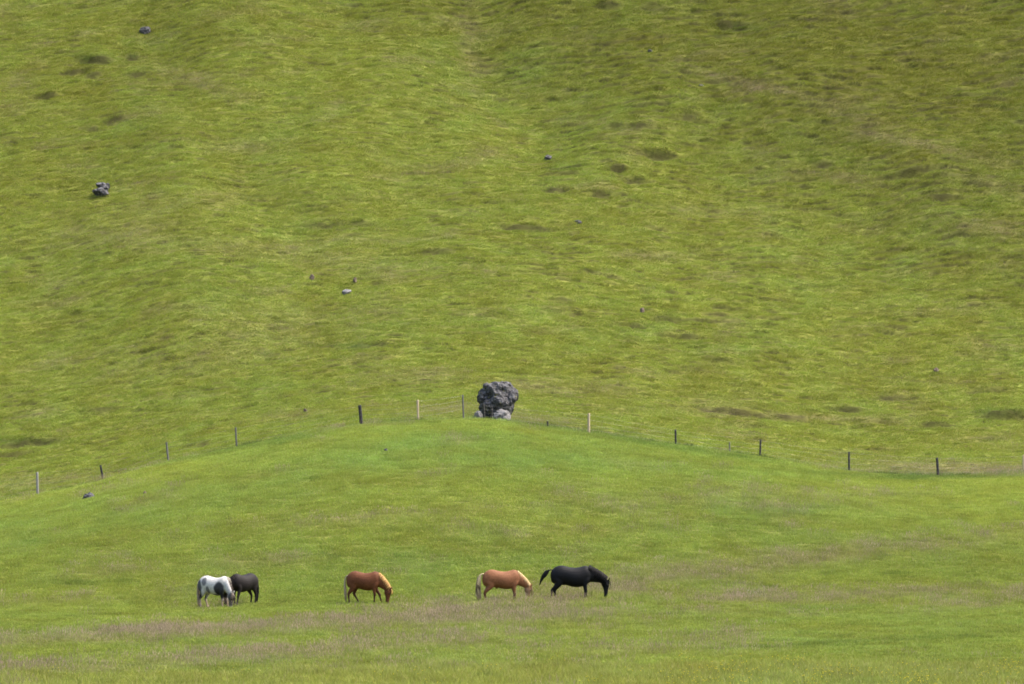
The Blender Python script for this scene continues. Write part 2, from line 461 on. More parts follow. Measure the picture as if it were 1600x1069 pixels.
tag(ground, kind='structure')

# ------------------------------------------------------------------ grass
def tuft(name, n, rad, h0, h1, w, bend, mat, seed, dead=0.12, lean=(0, 0)):
    r = random.Random(seed)
    V, F, C = [], [], []
    for _ in range(n):
        a = r.uniform(0, 2 * math.pi); d = rad * math.sqrt(r.random())
        bx, by = d * math.cos(a), d * math.sin(a)
        hh = r.uniform(h0, h1) * (1.0 - 0.35 * (d / rad) ** 2)
        th = r.uniform(0, 2 * math.pi)
        bd = hh * bend * r.uniform(0.3, 1.2)
        ox, oy = math.cos(th) * bd + lean[0] * hh, math.sin(th) * bd + lean[1] * hh
        fa = r.uniform(0, math.pi)
        wx, wy = math.cos(fa) * w * 0.5 * r.uniform(.7, 1.3), math.sin(fa) * w * 0.5 * r.uniform(.7, 1.3)
        i = len(V)
        V += [(bx - wx, by - wy, -0.03), (bx + wx, by + wy, -0.03),
              (bx + ox * .35 - wx * .8, by + oy * .35 - wy * .8, hh * .62), (bx + ox * .35 + wx * .8, by + oy * .35 + wy * .8, hh * .62),
              (bx + ox, by + oy, hh * (1 - 0.25 * bend))]
        F += [(i, i + 1, i + 3, i + 2), (i + 2, i + 3, i + 4)]
        v = r.uniform(0.86, 1.14)
        c = (v * r.uniform(.9, 1.12), v, v * r.uniform(.8, 1.2), 1)
        if r.random() < dead: c = (v * 1.3, v * 1.08, v * 2.0, 1)
        C += [c] * 5
    return finish_tuft(name, V, F, C, mat)

def seed_tuft(name, n, rad, h0, h1, mat, seed):
    r = random.Random(seed)
    V, F, C = [], [], []
    for _ in range(n):
        a = r.uniform(0, 2 * math.pi); d = rad * math.sqrt(r.random())
        bx, by = d * math.cos(a), d * math.sin(a)
        hh = r.uniform(h0, h1); th = r.uniform(0, 6.28); ox, oy = math.cos(th) * .12 * hh, math.sin(th) * .12 * hh
        fa = r.uniform(0, math.pi); w = .0016
        wx, wy = math.cos(fa) * w, math.sin(fa) * w
        i = len(V)
        V += [(bx - wx, by - wy, 0), (bx + wx, by + wy, 0), (bx + ox * .7 + wx, by + oy * .7 + wy, hh * .75), (bx + ox * .7 - wx, by + oy * .7 - wy, hh * .75)]
        F.append((i, i + 1, i + 2, i + 3)); v = r.uniform(.8, 1.15)
        C += [(.55 * v, .62 * v, .42 * v, 1)] * 4
        for k in range(2):
            fa = r.uniform(0, math.pi); w2 = r.uniform(.0035, .0065); wx, wy = math.cos(fa) * w2, math.sin(fa) * w2
            i = len(V)
            V += [(bx + ox * .68, by + oy * .68, hh * .70), (bx + ox * .85 + wx, by + oy * .85 + wy, hh * .82), (bx + ox, by + oy, hh), (bx + ox * .85 - wx, by + oy * .85 - wy, hh * .82)]
            F.append((i, i + 1, i + 2, i + 3))
            C += [(v, v * .97, v, 1)] * 4
    return finish_tuft(name, V, F, C, mat)

def flower_tuft(name, n, rad, h0, h1, mat, seed):
    r = random.Random(seed)
    V, F, C = [], [], []
    for _ in range(n):
        a = r.uniform(0, 2 * math.pi); d = rad * math.sqrt(r.random())
        bx, by = d * math.cos(a), d * math.sin(a); hh = r.uniform(h0, h1)
        fa = r.uniform(0, math.pi); wx, wy = math.cos(fa) * .003, math.sin(fa) * .003
        i = len(V)
        V += [(bx - wx, by - wy, 0), (bx + wx, by + wy, 0), (bx + wx, by + wy, hh), (bx - wx, by - wy, hh)]
        F.append((i, i + 1, i + 2, i + 3)); C += [(.10, .14, .03, 1)] * 4
        rr = r.uniform(.013, .02); i = len(V)
        for k in range(6): V.append((bx + rr * math.cos(k * 1.047), by + rr * math.sin(k * 1.047), hh + .006 + .008 * (k % 2)))
        V.append((bx, by, hh - .008))
        F += [tuple(i + k for k in range(6))] + [(i + 6, i + (k + 1) % 6, i + k) for k in range(6)]
        C += [(.50, .44, .04, 1)] * 7
    return finish_tuft(name, V, F, C, mat)

def finish_tuft(name, V, F, C, mat):
    me = bpy.data.meshes.new(name)
    me.from_pydata(V, [], F)
    a = me.color_attributes.new('blade', 'FLOAT_COLOR', 'POINT')
    a.data.foreach_set('color', np.array(C, np.float32).ravel())
    me.materials.append(mat)
    me.update()
    return bpy.data.objects.new(name, me)     # not linked: only a pattern for the instances

def scatter(name, tufts, P, rot, scl, tint, label_kind='stuff'):
    n = len(P)
    me = bpy.data.meshes.new(name)
    me.vertices.add(n)
    me.vertices.foreach_set('co', P.astype(np.float32).ravel())
    a = me.attributes.new('rot', 'FLOAT_VECTOR', 'POINT'); a.data.foreach_set('vector', rot.astype(np.float32).ravel())
    a = me.attributes.new('scl', 'FLOAT_VECTOR', 'POINT'); a.data.foreach_set('vector', scl.astype(np.float32).ravel())
    a = me.attributes.new('tint', 'FLOAT_COLOR', 'POINT'); a.data.foreach_set('color', np.column_stack([tint, np.ones(n)]).astype(np.float32).ravel())
    a = me.attributes.new('pick', 'INT', 'POINT'); a.data.foreach_set('value', rng.integers(0, len(tufts), n).astype(np.int32))
    o = bpy.data.objects.new(name, me)
    col.objects.link(o)
    g = bpy.data.node_groups.new(name, 'GeometryNodeTree')
    g.interface.new_socket('Geometry', in_out='INPUT', socket_type='NodeSocketGeometry')
    g.interface.new_socket('Geometry', in_out='OUTPUT', socket_type='NodeSocketGeometry')
    N, L = g.nodes, g.links
    gi = N.new('NodeGroupInput'); go = N.new('NodeGroupOutput')
    m2p = N.new('GeometryNodeMeshToPoints'); L.new(gi.outputs[0], m2p.inputs['Mesh'])
    iop = N.new('GeometryNodeInstanceOnPoints'); L.new(m2p.outputs[0], iop.inputs['Points'])
    jn = N.new('GeometryNodeJoinGeometry')
    for t in tufts:
        oi = N.new('GeometryNodeObjectInfo'); oi.inputs['Object'].default_value = t; oi.inputs['As Instance'].default_value = False
        g2 = N.new('GeometryNodeGeometryToInstance'); L.new(oi.outputs['Geometry'], g2.inputs[0]); L.new(g2.outputs[0], jn.inputs[0])
    L.new(jn.outputs[0], iop.inputs['Instance'])
    iop.inputs['Pick Instance'].default_value = True
    def attr(nm, ty):
        q = N.new('GeometryNodeInputNamedAttribute'); q.data_type = ty; q.inputs['Name'].default_value = nm
        return q.outputs['Attribute']
    L.new(attr('pick', 'INT'), iop.inputs['Instance Index'])
    e2r = N.new('FunctionNodeEulerToRotation'); L.new(attr('rot', 'FLOAT_VECTOR'), e2r.inputs[0]); L.new(e2r.outputs[0], iop.inputs['Rotation'])
    L.new(attr('scl', 'FLOAT_VECTOR'), iop.inputs['Scale'])
    L.new(iop.outputs[0], go.inputs[0])
    md = o.modifiers.new('scatter', 'NODES'); md.node_group = g
    tag(o, kind=label_kind)
    return o

def points(y0, y1, s, margin=3.0):
    """jittered grid over the part of the slope the camera can see, with a margin"""
    yy = np.arange(y0, y1, s)
    out = []
    for y in yy:
        hw = y * 800 / FPX + margin
        x = np.arange(-hw, hw, s)
        out.append(np.column_stack([x, np.full(len(x), y)]))
    p = np.concatenate(out)
    p = p + rng.uniform(-.5, .5, p.shape) * s
    x, y = p[:, 0], p[:, 1]
    return x, y, height(x, y)

def orient(x, y, z, mix=0.65, lean=0.0, spin=None):
    e = 0.3
    nxv = -(height(x + e, y) - height(x - e, y)) / (2 * e); nyv = -(height(x, y + e) - height(x, y - e)) / (2 * e)
    n = np.column_stack([nxv * mix + rng.normal(0, .07, len(x)), nyv * mix + rng.normal(0, .07, len(x)) - lean, np.ones(len(x))])
    n /= np.linalg.norm(n, axis=1)[:, None]
    a = rng.uniform(0, 2 * np.pi, len(x)) if spin is None else rng.normal(0, spin, len(x)) + np.pi * rng.integers(0, 2, len(x))
    t = np.column_stack([np.cos(a), np.sin(a), np.zeros(len(x))])
    bx = t - n * (t * n).sum(1)[:, None]; bx /= np.linalg.norm(bx, axis=1)[:, None]
    by = np.cross(n, bx)
    return np.column_stack([np.arctan2(by[:, 2], n[:, 2]), np.arcsin(np.clip(-bx[:, 2], -1, 1)), np.arctan2(bx[:, 1], bx[:, 0])])

M_grass = grass_material('grass_blades')
M_seed = grass_material('seed_heads', trans=0.3)
M_flower = grass_material('yellow_petals', trans=0.25, use_tint=False)

short_t = [tuft('grass_tuft', 64, .34, .06, .14, .019, .75, M_grass, 10 + k, .08) for k in range(5)]
hill_t = [tuft('grass_tuft', 36, .25, .05, .13, .018, 1.0, M_grass, 30 + k, .12) for k in range(6)]
long_t = [tuft('grass_tuft', 60, .36, .22, .42, .014, .5, M_grass, 50 + k, .15) for k in range(4)]
seed_t = [seed_tuft('seed_tuft', 34, .46, .22, .46, M_seed, 70 + k) for k in range(4)]

# field
x, y, z = points(139, 311, .36)
tint, tseed, led = plant_shade_tint(x, y, z)
px, row = proj(x, y, z)
tall = np.clip(0.8 * tseed + 0.35 * noise2(x / 3, y / 3, 61), 0, 1)
k = (row < 1100) & (row > -20)
sc = 0.75 + 0.35 * rng.random(len(x)) + 0.5 * np.clip(noise2(x / 1.2, y / 1.2, 62), -.5, 1)
sc = sc * np.clip(1 + .7 * noise2(x / 1.0, y / 1.1, 69), .4, 2.0)
scl = np.column_stack([np.full(len(x), 1.3), np.full(len(x), .8), sc * (1 + 0.7 * tall)])
rot = orient(x, y, z, spin=.3)
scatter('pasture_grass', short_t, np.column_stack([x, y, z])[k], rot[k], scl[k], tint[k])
# hill
x, y, z = points(307, 402, .245)
tint, tseed, led = plant_shade_tint(x, y, z)
sc = (0.75 + 0.5 * rng.random(len(x)) + 0.45 * np.clip(noise2(x / 1.4, y / 1.0, 63), -.6, 1)) * (1 - 0.55 * led)
sc = sc * np.clip(1 + .8 * noise2(x / .9, y / .32, 68), .35, 2.0)
wv = rng.uniform(.8, 1.3, len(x))
scl = np.column_stack([1.7 * wv, .60 * wv, sc])
keep = rng.random(len(x)) > 0.9 * led
rot = orient(x, y, z, lean=0.25, spin=.10)
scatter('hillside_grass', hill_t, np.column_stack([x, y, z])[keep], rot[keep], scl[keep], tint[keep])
# seed heads in their drifts
x, y, z = points(139, 400, .42)
tint, tseed, led = plant_shade_tint(x, y, z)
hillm = sstep(308, 318, y)
k = rng.random(len(x)) < np.clip(tseed * .55 * (.8 + .6 * noise2(x / 4.5, y / 13, 73)) - 0.01, 0, 1)
x, y, z, ts = x[k], y[k], z[k], tseed[k]
c = np.array([.37, .295, .22])[None] * (1 + .18 * rng.normal(0, 1, len(x)))[:, None] * np.array([1, 1, 1])[None]
c = np.clip(c, .08, .5)
sc = (0.72 + 0.4 * rng.random(len(x))) * (1 - .3 * sstep(308, 318, y))
scatter('seed_head_grass', seed_t, np.column_stack([x, y, z]), orient(x, y, z, .3), np.column_stack([np.ones(len(x)), np.ones(len(x)), sc]), c)
# ungrazed strip along the fence, tall meadow right at the bottom of the frame
x, y, z = points(306, 317, .34)
tint, tseed, led = plant_shade_tint(x, y, z)
k = rng.random(len(x)) < 0.75 * np.exp(-((y - 312) / 2.6) ** 2) * (0.55 + 0.6 * noise2(x / 3, y, 66))
xa, ya, za, ta = x[k], y[k], z[k], tint[k] * np.array([.95, .98, 1.25]) * np.clip(.85 + .7 * noise2(x[k] / 4, y[k], 70), .45, 1.2)[:, None]
x, y, z = points(139, 160, .30)
px, row = proj(x, y, z)
tint, tseed, led = plant_shade_tint(x, y, z)
k = rng.random(len(x)) < 0.9 * sstep(1040, 1062, row + 14 * noise2(x / 2.5, y / 4, 67) + 12 * sstep(700, 1500, px) - 18 * sstep(700, 200, px))
xb, yb, zb, tb = x[k], y[k], z[k], tint[k] * np.array([1.02, .95, 1.1])
x, y, z = points(214, 246, .40)
px, row = proj(x, y, z)
tint, tseed, led = plant_shade_tint(x, y, z)
k = rng.random(len(x)) < .6 * np.exp(-((px - 880) / 85) ** 2 - ((row - 940) / 11) ** 2) * (1 + noise2(x / 1.5, y / 3, 71))
xc, yc, zc, tc_ = x[k], y[k], z[k], tint[k]
x, y, z, t4 = (np.concatenate(v) for v in ((xa, xb, xc), (ya, yb, yc), (za, zb, zc), (ta, tb, tc_)))
sc = 0.7 + 0.5 * rng.random(len(x))
scatter('long_grass', long_t, np.column_stack([x, y, z]), orient(x, y, z, .4), np.column_stack([np.ones(len(x)), np.ones(len(x)), sc]), t4)
# buttercups
fl_t = [flower_tuft('flower_tuft', 7, .4, .25, .48, M_flower, 90 + k) for k in range(4)]
k = (yb < 158) & (rng.random(len(xb)) < 0.04 * sstep(3, 8, xb) + .003)
k2 = k
x, y, z = xb[k2], yb[k2], zb[k2]
scatter('yellow_flowers', fl_t, np.column_stack([x, y, z]), orient(x, y, z, .2), np.ones((len(x), 3)), np.ones((len(x), 3)))

# ------------------------------------------------------------------ rocks
def remeshed(name, verts, faces, voxel, smooth_it, mat, parent=None):
    me = bpy.data.meshes.new(name + '_raw')
    me.from_pydata([tuple(v) for v in verts], [], [tuple(f) for f in faces])
    me.update()
    tmp = bpy.data.objects.new('tmp_raw', me)
    col.objects.link(tmp)
    m = tmp.modifiers.new('r', 'REMESH'); m.mode = 'VOXEL'; m.voxel_size = voxel
    if smooth_it:
        s = tmp.modifiers.new('s', 'SMOOTH'); s.iterations = smooth_it; s.factor = 0.5
    dg = bpy.context.evaluated_depsgraph_get()
    out = bpy.data.meshes.new_from_object(tmp.evaluated_get(dg))
    bpy.data.objects.remove(tmp); bpy.data.meshes.remove(me)
    out.name = name
    out.materials.clear(); out.materials.append(mat)
    out.polygons.foreach_set('use_smooth', [True] * len(out.polygons))
    o = bpy.data.objects.new(name, out)
    col.objects.link(o)
    if parent: o.parent = parent
    return o

def ico(sub):
    bm = bmesh.new(); bmesh.ops.create_icosphere(bm, subdivisions=sub, radius=1)
    v = np.array([q.co[:] for q in bm.verts]); f = [tuple(w.index for w in q.verts) for q in bm.faces]
    bm.free()
    return v, f

def noise3(p, s, seed):
    return (noise2(p[:, 0] * s + 3.1, p[:, 1] * s + p[:, 2] * s * .71, seed) + noise2(p[:, 1] * s - 7.7, p[:, 2] * s - p[:, 0] * s * .37, seed + 1) + noise2(p[:, 2] * s + 1.3, p[:, 0] * s + p[:, 1] * s * .53, seed + 2)) / 3

def lump(c, r, seed, amp=.22, facets=9):
    v, f = ico(4)
    rr = np.random.default_rng(seed)
    d = rr.normal(size=(facets, 3)); d /= np.linalg.norm(d, axis=1)[:, None]
    cut = rr.uniform(.56, .92, facets)
    rad = np.ones(len(v))
    for k in range(facets):                                     # chop flat faces
        dp = v @ d[k]
        rad = np.minimum(rad, np.where(dp > 1e-3, cut[k] / np.maximum(dp, 1e-3), 9))
    rad = rad + amp * noise3(v, 2.4, seed) + amp * .55 * noise3(v, 5.5, seed + 9) + amp * .4 * noise3(v, 12, seed + 19)
    return v * rad[:, None] * np.array(r) + np.array(c), f

def rock(name, lumps, loc, mat, label, rz=0.0, voxel=None, group=None):
    V, F, n = [], [], 0
    for (c, r, seed, amp) in lumps:
        v, f = lump(c, r, seed, amp)
        V.append(v); F += [tuple(i + n for i in q) for q in f]; n += len(v)
    V = np.concatenate(V)
    if len(lumps) > 1:
        o = remeshed(name, V, F, voxel or .05, 0, mat)
        me = o.data
        n = len(me.vertices)
        co = np.zeros(n * 3, np.float32); no = np.zeros(n * 3, np.float32)
        me.vertices.foreach_get('co', co); me.vertices.foreach_get('normal', no)
        co = co.reshape(-1, 3).astype(float); no = no.reshape(-1, 3)
        k = (voxel or .035) / .032
        q = .055 * noise3(co / k, 3.4, 5) - .085 * np.clip(noise3(co / k, 5.2, 8) - .12, 0, 1) * 2 + .03 * noise3(co / k, 10, 11)
        co = co + no * q[:, None] * k
        me.vertices.foreach_set('co', co.astype(np.float32).ravel()); me.update()
        me.polygons.foreach_set('use_smooth', [False] * len(me.polygons))
    else:
        o = mesh_obj(name, V, F, mat)
    o.location = loc; o.rotation_euler = (0, 0, rz)
    tag(o, label, 'rock' if name != 'boulder' else 'boulder', group)
    return o

M_lava = rock_material('dark_lava', (.006, .006, .007), (.030, .030, .034), (.10, .10, .11), .55, .65)
M_grey = rock_material('grey_stone', (.05, .049, .05), (.105, .102, .104), (.19, .185, .183), .0, .5)
M_smallrock = rock_material('small_basalt', (.012, .012, .014), (.04, .04, .044), (.11, .11, .12), .1, .3)
M_pale = rock_material('pale_slab', (.06, .06, .064), (.12, .12, .127), (.20, .20, .21), .0, .4)
M_rust = rock_material('brown_stone', (.05, .035, .025), (.12, .085, .06), (.2, .16, .12), .1, .1)

by_ = 317.5
def ground_at(x, y): return float(height(np.array([x]), np.array([y]))[0])
def xz(px, row, y):
    a = (px - 800) / FPX; b = (534.5 - row) / FPX
    c, s = math.cos(PITCH), math.sin(PITCH)
    k = y / (c - b * s)
    return a * k, CAM_H + (s + b * c) * k
S = by_ / FPX
bx, bz = xz(777, 655, by_)
def L(px, row, dy, rx, rz, ry, seed, amp=.25):
    return (((px - 777) * S, dy, (655 - row) * S), (rx * S, ry, rz * S), seed, amp)
rock('boulder', [L(777, 621, .1, 29, 25, .9, 3), L(783, 609, .2, 20, 15, .7, 4), L(787, 604, .2, 13, 10, .6, 14, .3), L(794, 622, .1, 17, 20, .8, 5), L(755, 623, 0, 11, 12, .5, 7, .3), L(765, 634, 0, 18, 18, .7, 8), L(781, 638, .1, 22, 20, .8, 9), L(788, 640, .15, 17, 18, .7, 21), L(777, 632, -.3, 21, 17, .7, 23, .18), L(764, 634, -.2, 13, 13, .6, 24, .18), L(763, 641, .05, 13, 16, .6, 22), L(766, 609, .1, 14, 12, .6, 11, .3), L(775, 656, .3, 24, 20, .8, 12)],
     (bx, by_, bz), M_lava, 'large dark lava boulder with lichen and moss standing behind the fence', voxel=.032)
def bare_rock(px, row_base, row_top, wpx, label, mat, seed, amp=.2, depth=1.0, tilt=0.0, y=None, lumps=None, name='rock'):
    if y is None: X, Y, Z = at(px, row_base)
    else: Y = y; X, Z = xz(px, row_base, y)
    s = Y / FPX
    w, h = wpx * s * .45, (row_base - row_top) * s * .9
    if lumps:
        ls = [(((lx) * s, ly, lz * s), (rx * s, max(rx, rz) * s * .9, rz * s), sd_, amp) for (lx, ly, lz, rx, rz, sd_) in lumps]
    else:
        ls = [((0, 0, h * .05), (w * 1.05, max(w * depth, h * .6), h * .95), seed, amp * 1.3)]
    o = rock(name, ls, (X, Y + .05, Z), mat, label, voxel=.035)
    o.rotation_euler = (0, tilt, 0)
    return o
bare_rock(747, 650, 640, 20, 'pale grey stone left of the pair of posts by the big boulder', M_grey, 15, .15, y=316.2)
bare_rock(785, 656, 637, 32, 'pale weathered stone at the right foot of the big boulder', M_grey, 16, .18, y=316.3)
bare_rock(158, 306, 282, 26, 'upright dark outcrop of two lava lumps on the left hillside', M_lava, 17, lumps=[(-3, 0, 5, 11, 8, 31), (7, 0, 3, 9, 6, 32), (3, .2, 12, 8, 9, 33), (-1, .35, 17, 9, 6, 34), (8, .4, 15, 6, 6, 35), (2, .5, 6, 9, 12, 38)])
bare_rock(228, 50, 41, 22, 'dark wedge shaped rock near the top left of the hillside', M_smallrock, 18, tilt=.12)
bare_rock(542, 458, 450, 16, 'small tilted slab of grey stone alone on the mid hillside', M_pale, 19, .12, tilt=-.22)
bare_rock(555, 441, 433, 8, 'tiny brown stone just above the tilted grey slab', M_rust, 20)
bare_rock(487, 437, 429, 10, 'tiny brown stone on the hillside left of the tilted grey slab', M_rust, 21)
bare_rock(139, 779, 768, 23, 'flat grey topped rock below the left end of the fence', M_smallrock, 22, .18, tilt=-.1)
bare_rock(226, 772, 767, 7, 'tiny pinkish stone in the grass right of the flat grey topped rock', M_rust, 23)
bare_rock(1095, 135, 131, 11, 'small low grey rock on the upper hillside right of the gully', M_smallrock, 24)
bare_rock(857, 248, 241, 16, 'low mottled rock half sunk in the central hillside', M_smallrock, 25)
bare_rock(903, 348, 342, 14, 'dark rock under a tussock on the central hillside', M_lava, 26)
bare_rock(1015, 81, 77, 9, 'small dark rock near the top of the hillside', M_lava, 27)
bare_rock(1003, 488, 481, 11, 'small dark brown rock on the lower right hillside', M_rust, 28)
bare_rock(478, 645, 637, 9, 'small brown stone beside the fence, left of the thick dark post', M_rust, 29)
bare_rock(603, 705, 699, 9, 'small dark stone on the grassy mound below the thick dark post', M_smallrock, 30)
bare_rock(1463, 581, 574, 10, 'small reddish stone on the right hillside above the fence', M_rust, 36)

# ------------------------------------------------------------------ fence
M_post_dark = wood_material('tarred_wood', (.010, .0095, .010), (.028, .026, .026))
M_post_grey = wood_material('weathered_wood', (.06, .057, .055), (.14, .135, .128))
M_post_pale = wood_material('fresh_pale_wood', (.30, .235, .145), (.45, .37, .25))
M_post_white = wood_material('silvery_wood', (.16, .155, .145), (.27, .265, .25))
M_wire = plain('galvanised_wire', (.25, .25, .25), .5, .6)

POSTS = [  # top x, top row, base x, base row, width px, material, label
    (58, 738, 59, 774, 4.2, M_post_white, 'silvery pale post'), (157, 727, 162, 755, 3.6, M_post_dark, 'dark post leaning to the left'), (260, 691, 263, 721, 3.2, M_post_grey, None),
    (368, 668, 370, 701, 3.0, M_post_grey, None), (562, 633, 564.5, 662, 5.6, M_post_dark, 'thick dark post'), (652.5, 625, 653.5, 660, 3.4, M_post_pale, 'fresh pale wooden post'),
    (723, 617, 724, 646, 2.6, M_post_grey, 'thin grey post left of the boulder'), (755.5, 631, 756.5, 656, 3.6, M_post_dark, None), (768, 634, 768.5, 656, 3.0, M_post_dark, None),
    (855.5, 658, 856.5, 673, 3.0, M_post_dark, 'short dark post half hidden by grass'), (920, 646, 920, 679, 4.0, M_post_pale, 'fresh pale wooden post'), (1055.5, 671, 1056, 698, 3.2, M_post_dark, None),
    (1140, 691, 1140, 711, 2.2, M_post_grey, 'thin grey stake'), (1188.5, 687, 1187.5, 715, 3.2, M_post_dark, None), (1326.5, 706, 1327, 741, 3.4, M_post_dark, None),
    (1464, 715, 1466, 746, 4.4, M_post_dark, None), (1599, 711, 1599.5, 742, 3.2, M_post_pale, 'pale post at the end of the view'), (1738, 708, 1738, 738, 3.4, M_post_dark, None), (-48, 760, -48, 792, 3.4, M_post_dark, None)]
POSTS.sort(key=lambda p: p[2])
fence = empty('wire_fence', (0, FENCE_Y, ground_at(0, FENCE_Y)))
tag(fence, 'long wire fence on uneven wooden posts crossing the foot of the green hillside', 'fence')
f0 = Vector(fence.location)
tops = []
for (tx, tr, bx0, br, wpx, mat, lab) in POSTS:
    Y = FENCE_Y + .6 + (1.6 if tx in (723,) else 0)
    X, Zb = xz(bx0, br, Y)
    Xt, Zt = xz(tx, tr, Y)
    Zg = ground_at(X, Y)
    rad = wpx * Y / FPX * .5
    zlow = min(Zg, Zb) - .25
    k = 10
    V, F = [], []
    lv = [(zlow, 1.0), (Zb, 1.02), ((Zb + Zt) / 2, .97), (Zt - .02, .95), (Zt, .78)]
    rr = random.Random(int(tx))
    for (zz, q) in lv:
        t = (zz - Zb) / (Zt - Zb)
        for i in range(k):
            a = 2 * math.pi * i / k
            w = rad * q * (1 + .06 * rr.uniform(-1, 1))
            V.append((X + (Xt - X) * t + w * math.cos(a) - f0.x, Y + w * math.sin(a) - f0.y, zz - f0.z + (.02 * math.cos(a) if q < .9 else 0)))
    for j in range(len(lv) - 1):
        for i in range(k):
            F.append((j * k + i, j * k + (i + 1) % k, (j + 1) * k + (i + 1) % k, (j + 1) * k + i))
    F.append(tuple((len(lv) - 1) * k + i for i in range(k)))
    o = mesh_obj('post', V, F, mat, fence)
    if lab: o['label'] = lab
    tops.append((Xt, Y - rad - .01, Zb, Zt, X))
def tube(path, r, sides=5):
    V, F = [], []
    n = len(path)
    for i, p in enumerate(path):
        d = (Vector(path[min(i + 1, n - 1)]) - Vector(path[max(i - 1, 0)])).normalized()
        u = d.cross(Vector((0, 0, 1)))
        u = u.normalized() if u.length > 1e-4 else Vector((1, 0, 0))
        w = d.cross(u)
        rr = r[i] if hasattr(r, '__len__') else r
        for k in range(sides):
            a = 2 * math.pi * k / sides
            V.append(Vector(p) + (u * math.cos(a) + w * math.sin(a)) * rr)
    for i in range(n - 1):
        for k in range(sides):
            F.append((i * sides + k, i * sides + (k + 1) % sides, (i + 1) * sides + (k + 1) % sides, (i + 1) * sides + k))
    F.append(tuple(range(sides))[::-1]); F.append(tuple((n - 1) * sides + k for k in range(sides)))
    return V, F
for fr_ in (.94, .70, .46, .24):
    path = []
    full = [t for t in tops if t[3] - t[2] > .75]
    for i, (xt, yy, zb, zt, xb) in enumerate(full):
        q = Vector((xb + (xt - xb) * fr_, yy, zb + (zt - zb) * fr_)) - f0
        if path:
            p0 = path[-1]
            path.append((p0 + q) / 2 - Vector((0, 0, .03)))
        path.append(q)
    V, F = tube(path, .0022, 4)
    mesh_obj('wire', V, F, M_wire, fence)

# ------------------------------------------------------------------ horses
def ring_loft(rings, n=16):
    """rings: (centre, side vector, up vector) -> closed loft"""
    V, F = [], []
    for (c, u, w) in rings:
        for k in range(n):
            a = 2 * math.pi * k / n
            V.append(Vector(c) + Vector(u) * math.cos(a) + Vector(w) * math.sin(a))
    for i in range(len(rings) - 1):
        for k in range(n):
            F.append((i * n + k, i * n + (k + 1) % n, (i + 1) * n + (k + 1) % n, (i + 1) * n + k))
    F.append(tuple(range(n))[::-1]); F.append(tuple((len(rings) - 1) * n + k for k in range(n)))
    return V, F

def resample(pts, m):
    """Catmull-Rom through rows of numbers"""
    P = np.array(pts, float); n = len(P)
    out = []
    for t in np.linspace(0, n - 1, m):
        i = min(int(t), n - 2); f = t - i
        p0, p1, p2, p3 = P[max(i - 1, 0)], P[i], P[i + 1], P[min(i + 2, n - 1)]
        out.append(.5 * (2 * p1 + (p2 - p0) * f + (2 * p0 - 5 * p1 + 4 * p2 - p3) * f ** 2 + (3 * p1 - p0 - 3 * p2 + p3) * f ** 3))
    return out

TORSO = [(-.83, 1.05, .93, .05), (-.79, 1.17, .78, .15), (-.70, 1.27, .70, .215), (-.56, 1.345, .66, .265), (-.40, 1.37, .655, .285), (-.22, 1.335, .66, .29), (-.02, 1.295, .61, .31),
         (.18, 1.29, .585, .31), (.36, 1.325, .60, .28), (.50, 1.36, .65, .25), (.63, 1.32, .72, .215), (.73, 1.22, .80, .15), (.79, 1.12, .90, .07)]

